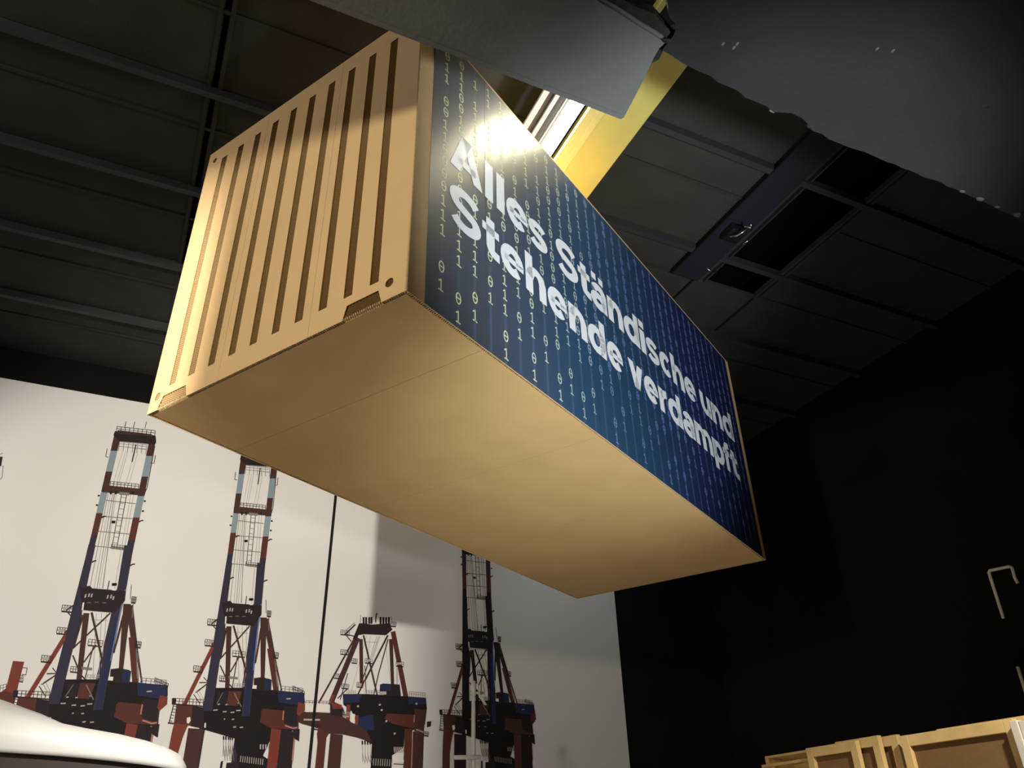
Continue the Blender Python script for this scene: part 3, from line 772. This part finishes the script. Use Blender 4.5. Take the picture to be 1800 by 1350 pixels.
C.P('dk', (500, 205), (525, 205), (600, 215), (745, 205), (752, 235), (765, 255), (712, 300), (540, 292), (495, 300), (480, 340), (450, 330))
for x in (528, 548, 572, 590, 662, 684, 706, 728): C.P('dk', (x, 155 + x % 7), (x + 15, 155), (x + 16, 210), (x, 210))
C.L('dk', 8, (630, 200), (636, 130)); C.L('dk', 8, (636, 126), (648, 134)); C.L('gr', 4, (512, 140), (508, 210)); C.L('gr', 4, (756, 150), (760, 210))
for x, y, w in ((352, 290, 70), (352, 445, 62), (440, 515, 44), (300, 635, 50), (545, 515, 60), (790, 540, 60), (750, 225, 40), (480, 705, 50), (360, 715, 56)):
    C.balcony('dk', x, y, w, 32); C.P('lg', (x + 8, y - 24), (x + w - 12, y - 26), (x + w - 10, y - 8), (x + 8, y - 6))
C.L('dk', 10, (382, 300), (470, 215)); C.L('dk', 8, (400, 305), (438, 350)); C.L('dk', 8, (400, 295), (470, 310)); C.L('gr', 5, (465, 200), (395, 262))
C.L('br', 8, (330, 800), (410, 720)); C.L('br', 7, (300, 830), (345, 850)); C.L('br', 6, (410, 600), (350, 810))
C.P('bk', (370, 765), (560, 765), (900, 785), (1028, 795), (1035, 880), (1020, 1010), (860, 1080), (850, 1190), (760, 1250), (770, 1360), (605, 1360), (600, 1160), (520, 1120), (480, 1000), (440, 900), (375, 850))
C.P('bl', (375, 770), (520, 768), (500, 830), (375, 840)); C.P('bl', (890, 785), (1028, 797), (1030, 850), (890, 845)); C.P('bl', (490, 950), (610, 930), (620, 1050), (500, 1050))
C.P('dk', (665, 690), (690, 682), (820, 690), (830, 780), (700, 778), (662, 740)); C.P('bl', (668, 690), (750, 686), (750, 740), (672, 738)); C.P('lg', (665, 745), (715, 745), (715, 770), (665, 770))
C.rail('gr', 555, 765, 660, 768, 28, 5); C.rail('gr', 895, 780, 1020, 792, 34, 7); C.rail('lg', 400, 768, 470, 766, 28, 4)
C.P('rb', (720, 920), (930, 930), (935, 1040), (760, 1000), (700, 960)); C.P('br', (935, 880), (1028, 890), (1010, 1080), (935, 1060))
C.P('rb', (860, 1040), (920, 1040), (915, 1360), (855, 1360)); C.P('br', (925, 1060), (1012, 1080), (1000, 1360), (915, 1360)); C.L('pk', 7, (937, 930), (933, 990)); C.L('pk', 12, (950, 1045), (1015, 1070)); C.L('pk', 6, (922, 1120), (915, 1350))
C.P('dk', (1035, 985), (1070, 980), (1066, 1020), (1035, 1030)); C.balcony('dk', 1012, 1090, 36, 30)
# horizontal bridge to the left, white cabin, portal legs
C.P('br', (15, 905), (75, 905), (270, 915), (380, 950), (530, 1035), (560, 1060), (600, 1150), (480, 1110), (370, 1085), (260, 1078), (170, 1035), (40, 1000), (15, 985))
C.P('dk', (270, 840), (370, 870), (400, 950), (270, 930)); C.P('rd', (280, 830), (360, 850), (368, 880), (290, 885))
C.P('wh', (80, 842), (268, 848), (266, 910), (76, 908)); C.P('wh', (440, 920), (468, 925), (462, 1000), (430, 985)); C.rail('gr', 75, 842, 268, 850, 26, 7)
C.P('rd', (400, 850), (430, 850), (425, 980), (395, 960)); C.P('rd', (470, 930), (495, 935), (490, 1010), (466, 1005)); C.balcony('lg', 370, 935, 50, 30)
C.L('lg', 14, (60, 968), (190, 970)); C.P('rd', (5, 850), (40, 835), (55, 870), (40, 920), (5, 915)); C.balcony('dk', 140, 1040, 46, 34)
C.P('rb', (176, 1030), (262, 1075), (240, 1110), (212, 1360), (140, 1360), (170, 1150), (165, 1080)); C.P('br', (272, 1080), (370, 1088), (346, 1360), (244, 1360), (262, 1180))
for x in (524, 545, 566, 586): C.P('bk', (x - 6, 1135), (x + 6, 1135), (x + 5, 1165), (x - 5, 1165)); C.L('lg', 4, (x, 1165), (x + 2, 1300)); C.L('gr', 3, (x, 1240), (x + 20, 1310))
for k in range(9): C.L('lg', 5, (615 + k*18, 1275 + k), (612 + k*18, 1330 + k))
for k in range(6): C.P('lg', (772 + k*14, 1185), (780 + k*14, 1183), (784 + k*14, 1230), (776 + k*14, 1228))
C.P('wh', (770, 1262), (852, 1285), (852, 1310), (772, 1310)); C.L('dk', 6, (770, 1318), (852, 1322))
for x, y in ((655, 850), (670, 892), (482, 862), (706, 980), (945, 842), (772, 1078)): C.P('lg', (x, y - 6), (x + 16, y - 8), (x + 14, y + 8), (x, y + 8))
put_print('printed_crane', C.metric(), lab='printed crane with lowered bridge between two raised booms')
# --- fragment of a further crane at the frame's left edge (3.857x)
E0 = Print(0, 1000, 3.857)
E0.P('rd', (88, 624), (165, 630), (128, 770), (112, 850), (85, 960), (-120, 940), (-120, 830), (0, 840), (40, 810)); E0.P('rb', (-120, 850), (40, 830), (110, 850), (84, 960), (-120, 940))
E0.L('rb', 5, (150, 670), (185, 672), (175, 720), (150, 715)); E0.balcony('rb', 128, 760, 28, 40); E0.rail('br', -40, 840, 40, 820, 40, 4)
put_print('printed_crane', E0.metric(), lab='red crane corner at the far left edge of the mural')
E1 = Print(0, 650, 3.857)
E1.P('dk', (-60, 590), (18, 590), (8, 655), (-60, 650)); E1.L('gr', 5, (22, 650), (14, 730), (0, 745)); E1.L('gr', 4, (0, 575), (18, 565))
put_print('printed_crane', E1.metric(), lab='sliver of a boom head at the far left edge of the mural')

# ------------------------------------------------------------------ white moulded roof, lower left
roof = tag(empty('boat_cabin', (-1.2, 5.0, 0)), 'white rounded boat roof over dark glass at the lower left', 'boat')
YR = 5.0
prof = [(-60, 1222, 1264, 1319), (0, 1240, 1275, 1322), (45, 1254, 1279, 1325), (92, 1272, 1285, 1328), (140, 1281, 1294, 1332), (200, 1290, 1307, 1338), (250, 1301, 1318, 1344), (290, 1313, 1327, 1349), (318, 1325, 1335, 1354), (333, 1338, 1345, 1357)]
secs = []
for u, vt, vc, vl in [(-420, 1180, 1240, 1300), (-240, 1195, 1250, 1308)] + prof:
    pl = at_y(u, vl, YR); pc = at_y(u, vc, YR); pt = at_y(u, vt, YR + 0.35)
    secs.append((pl.x, pl.z, pc.z, pt.z))
bm = bmesh.new(); rows = []
for k, (x, zl, zc, zt) in enumerate(secs):
    inset = 0.0 if k < len(secs) - 3 else (0.02, 0.07, 0.2)[k - len(secs) + 3]
    yb = YR + 2.0 - inset; y0 = YR + inset
    sec = [(y0 + 0.05, zl + 0.004), (y0 + 0.005, zl), (y0, zl + 0.02), (y0, zl + (zc - zl) * .6), (y0 + 0.012, zc - 0.008), (y0 + 0.05, zc + (zt - zc) * .3), (y0 + 0.15, zc + (zt - zc) * .72), (y0 + 0.35, zt), (y0 + 1.0, zt + 0.02), (yb - 0.35, zt), (yb - .05, zc), (yb, zl + 0.02), (yb - 0.05, zl)]
    rows.append([bm.verts.new((x + 1.2, a - 5.0, c)) for a, c in sec])
for r0, r1 in zip(rows[:-1], rows[1:]):
    for k in range(len(r0)):
        bm.faces.new((r0[k], r0[(k+1) % len(r0)], r1[(k+1) % len(r0)], r1[k]))
bm.faces.new(rows[0]); bm.faces.new(rows[-1])
rs = from_bm('roof_shell', bm, M_WHITE, roof, True)
p = at_y(97, 1273, YR + 0.1)
bm = bmesh.new(); bmesh.ops.create_uvsphere(bm, u_segments=10, v_segments=6, radius=0.02)
o = from_bm('roof_knob', bm, M_WHITE, roof, True); o.location = (p.x + 1.2, 0.2, p.z - 0.012)
x0, x1 = secs[0][0] + 1.2, secs[-1][0] + 1.2 - 0.05
bm = bmesh.new(); prism(bm, [(x0, 0.03), (x1 - 0.1, 0.03), (x1, 0.15), (x1, 1.8), (x1 - 0.1, 1.95), (x0, 1.95)], 1.1, secs[-1][1] + 0.03)
for v in bm.verts:
    if v.co.z > 1.5: v.co.z += (secs[0][1] - secs[-1][1]) * max(0, (x1 - v.co.x) / (x1 - x0))
from_bm('cabin_glass', bm, M_DARK, roof)
bm = bmesh.new()
hull = []
for z, ins in ((0.0, 0.45), (0.35, 0.18), (0.9, 0.02), (1.1, 0.0)):
    hull.append([bm.verts.new(q) for q in ((x0 - 1.2, 0.4 + ins * .5, z), (x0, -0.05 + ins, z), (x1 + 0.1 - ins, -0.05 + ins, z), (x1 + 0.5 - ins, 0.4, z), (x1 + 0.5 - ins, 1.6, z), (x1 + 0.1 - ins, 2.05 - ins, z), (x0, 2.05 - ins, z), (x0 - 1.2, 1.6 - ins * .5, z))])
for r0, r1 in zip(hull[:-1], hull[1:]):
    for k in range(8): bm.faces.new((r0[k], r0[(k+1) % 8], r1[(k+1) % 8], r1[k]))
bm.faces.new(hull[0]); bm.faces.new(hull[-1])
from_bm('hull', bm, M_WHITE, roof, True)

# ------------------------------------------------------------------ white mast
YT = 9.0
pt, pb_ = at_y(822, 1197, YT), at_y(832, 1350, YT)
mast = tag(empty('white_mast', (pb_.x, YT, 0)), 'slim white mast with crossbar standing before the darkest crane', 'mast')
bm = bmesh.new(); tube(bm, [(0, 0, 0), (0, 0, pb_.z - 0.4), (0, 0, pt.z - 0.16), (0, 0, pt.z - 0.155), (0, 0, pt.z)], [0.03, 0.03, 0.022, 0.03, 0.028], 14)
from_bm('pole', bm, M_WHITE, mast, True)
c0, c1 = at_y(796, 1332, YT), at_y(842, 1332, YT)
bm = bmesh.new(); tube(bm, [(c0.x - pb_.x, -0.03, c0.z), (c0.x - pb_.x + .012, -0.03, c0.z), (c1.x - pb_.x, -0.03, c0.z + .01), (c1.x - pb_.x + 0.01, -0.03, c0.z + .01)], [0.012, 0.024, 0.024, 0.01], 12)
from_bm('crossbar', bm, M_WHITE, mast, True)
bz = at_y(826, 1217, YT).z; bx = at_y(843, 1217, YT).x - pb_.x
box('bracket_arm', (-0.03, -0.02, bz - 0.015), (bx, 0.02, bz + 0.008), M_WHITE, mast, 0.004)
bm = bmesh.new(); prism(bm, [(bx - .03, bz), (bx, bz), (bx + .09, bz - .13), (bx + .06, bz - .13)], -0.008, 0.008)
for v in bm.verts: v.co = Vector((v.co.x, v.co.z, v.co.y))
from_bm('bracket_gusset', bm, M_WHITE, mast)
bm = bmesh.new(); bmesh.ops.create_uvsphere(bm, u_segments=12, v_segments=8, radius=0.032)
o = from_bm('block', bm, M_WHITE, mast, True); o.location = (0.05, 0, bz + 0.07); o.scale = (0.6, 0.6, 1.3)
for dx in (-0.07, 0.06):
    bm = bmesh.new(); tube(bm, [(dx, -0.03, 0.3), (dx, -0.03, c0.z)], 0.014, 8); from_bm('stay', bm, M_WHITE, mast, True)
box('foot', (-0.18, -0.18, 0), (0.18, 0.18, 0.05), M_WHITE, mast, 0.01)
box('tie_plate', (-0.1, -0.05, 0.27), (0.1, 0.03, 0.32), M_WHITE, mast, 0.006)

# ------------------------------------------------------------------ timber framed panels, lower right (they face -X)
def panel(x, ya, yb_, top, label, fw=0.09, board=M_HARD, dep=0.055, tm=M_PINE, cat='panel', group='timber framed panels along the wall'):
    t = tag(empty('framed_panel', (x, (ya + yb_) / 2, 0)), label, cat, group)
    h = (yb_ - ya) / 2
    box('stile', (-dep/2, -h, 0), (dep/2, -h + fw, top), tm, t, 0.004)
    box('stile', (-dep/2, h - fw, 0), (dep/2, h, top), tm, t, 0.004)
    box('top_rail', (-dep/2 + .001, -h + fw, top - fw * 1.05), (dep/2 - .001, h - fw, top - 0.001), tm, t, 0.004)
    box('bottom_rail', (-dep/2 + .001, -h + fw, 0.001), (dep/2 - .001, h - fw, fw), tm, t, 0.004)
    box('board', (dep/2 - 0.012, -h + fw - .005, fw - .005), (dep/2 - 0.004, h - fw + .005, top - fw * 1.05 + 0.006), board, t)
    return t
XF = 7.0
Y = lambda u, v=1300, x=XF: at_x(u, v, x).y
TOP = at_x(1500, 1303, XF).z
panel(6.95, Y(1507, 1303, 6.95), Y(1419, 1316, 6.95), at_x(1460, 1309, 6.95).z, 'narrow timber framed panel standing leftmost with brown hardboard, in front of its neighbour')
panel(7.02, Y(1546, 1296, 7.02), Y(1470, 1303, 7.02), at_x(1530, 1295, 7.02).z, 'timber framed panel half hidden behind the leftmost narrow panel')
panel(7.09, Y(1579, 1294, 7.09), Y(1510, 1300, 7.09), at_x(1560, 1294, 7.09).z, 'timber framed panel half hidden left of the widest panel')
panel(7.00, Y(1783, 1265, 7.0), Y(1584, 1296, 7.0), at_x(1680, 1279, 7.0).z, 'widest timber framed panel with brown hardboard, far right', fw=0.095)
t = tag(empty('pine_board', (7.1, 4.2, 0)), 'pale pine plank edge showing above the widest framed panel', 'board')
ztop = at_x(1720, 1272, 7.1).z
box('plank', (-0.02, Y(1900, 1245, 7.1) - 4.2, 0), (0.02, Y(1650, 1285, 7.1) - 4.2, ztop), M_PINE, t, 0.003)
box('edge_lip', (-0.026, Y(1900, 1245, 7.1) - 4.2, ztop - 0.03), (-0.02, Y(1650, 1285, 7.1) - 4.2, ztop + 0.004), M_PINE, t)
t = tag(empty('whitewashed_panel', (6.93, 4.2, 0)), 'whitewashed panel edge at the right border of the picture', 'panel')
ya, yb2 = Y(1900, 1262, 6.93) - 4.2, Y(1778, 1266, 6.93) - 4.2
ztop = at_x(1790, 1266, 6.93).z
box('panel_face', (-0.03, ya, 0), (0.03, yb2 - 0.075, ztop - 0.01), M_PRIMER, t, 0.004)
box('edge_strip', (-0.045, yb2 - 0.07, 0), (0.035, yb2, ztop), M_PRIMER, t, 0.006)
# open shelf crate at the left end of the row
ya, yb2 = Y(1425, 1320, 7.05), Y(1344, 1330, 7.05)
t = tag(empty('open_crate', (7.25, (ya + yb2) / 2, 0)), 'open timber crate with a dark gap at the left end of the framed panels', 'crate')
zt = at_x(1380, 1324, 7.05).z; h = (yb2 - ya) / 2
z2 = at_x(1380, 1339, 7.05).z
box('side_board', (-0.2, h - 0.05, 0), (0.2, h, zt), M_PINE, t, 0.004)
box('side_board', (-0.2, -h, 0), (0.2, -h + 0.03, zt - 0.02), M_PINE, t, 0.004)
box('top_board', (-0.2, -h + 0.03, zt - 0.025), (0.2, h - 0.05, zt), M_PINE, t, 0.003)
box('front_slat', (-0.22, -h, z2 - 0.03), (-0.2, h + 0.06, z2), M_PINE, t, 0.003)
box('front_slat', (-0.22, h + 0.0, 0), (-0.2, h + 0.08, z2 - 0.032), M_PINE, t, 0.003)
box('back_board', (0.185, h * 0.1, 0), (0.2, h - 0.05, zt - 0.025), M_PINE, t)
box('shelf', (-0.2, -h + 0.03, 0.4), (0.185, h - 0.05, 0.43), M_PINE, t)
box('batten', (-0.18, h + 0.08, z2 - 0.06), (-0.15, h + 0.75, z2 - 0.035), M_PINE, t)
box('batten', (-0.2, h, z2 - 0.06), (-0.15, h + 0.08, z2 - 0.035), M_PINE, t)

# ------------------------------------------------------------------ bent rods on the right wall
def rod(pts, label):
    pts = [at_x(u, v, XR - 0.06) for u, v in pts]
    base = pts[0].copy()
    r = tag(empty('bent_rod', (XR, base.y, base.z)), label, 'rod', 'pale bent rods on the black wall')
    q = [(p.x - XR, p.y - base.y, p.z - base.z) for p in pts]
    bm = bmesh.new(); tube(bm, q, 0.02, 8); from_bm('rod_bar', bm, M_ROD, r, True)
    for k in ((len(q) // 2,)):
        bm = bmesh.new(); tube(bm, [q[k], (0.0, q[k][1], q[k][2])], 0.018, 8); from_bm('wall_mount', bm, M_ROD, r, True)
rod([(1764, 1087), (1738, 1006), (1740, 1003), (1774, 996), (1779, 998), (1784, 1016), (1789, 1025)], 'pale bent rod shaped like a staple high on the black wall')
rod([(1789, 1172), (1802, 1214), (1815, 1260)], 'pale straight rod end at the right border below the staple-shaped rod')

# ------------------------------------------------------------------ unseen black flag added to trim the mural spotlight (behind the viewer's left)
az = math.radians(31.3)
fx, fy = -3.72 + 1.5 * math.sin(az), -0.95 + 1.5 * math.cos(az)
flag = tag(empty('added_light_flag', (fx + 0.45, fy, 0)), 'added black light flag on a stand, out of view left of the camera', 'light flag')
box('cloth_panel', (-0.45, -0.01, 2.9), (0.45, 0.01, 5.1), M_BLACK, flag, 0.003)
bm = bmesh.new(); tube(bm, [(0, 0.03, 0.0), (0, 0.03, 5.15)], 0.018, 10); from_bm('stand_pole', bm, M_BLACK, flag, True)
for k in range(3):
    t = math.radians(90 + 120 * k)
    bm = bmesh.new(); tube(bm, [(0, 0.03, 0.55), (0.5 * math.cos(t), 0.03 + 0.5 * math.sin(t), 0.012)], 0.012, 8); from_bm('stand_leg', bm, M_BLACK, flag, True)
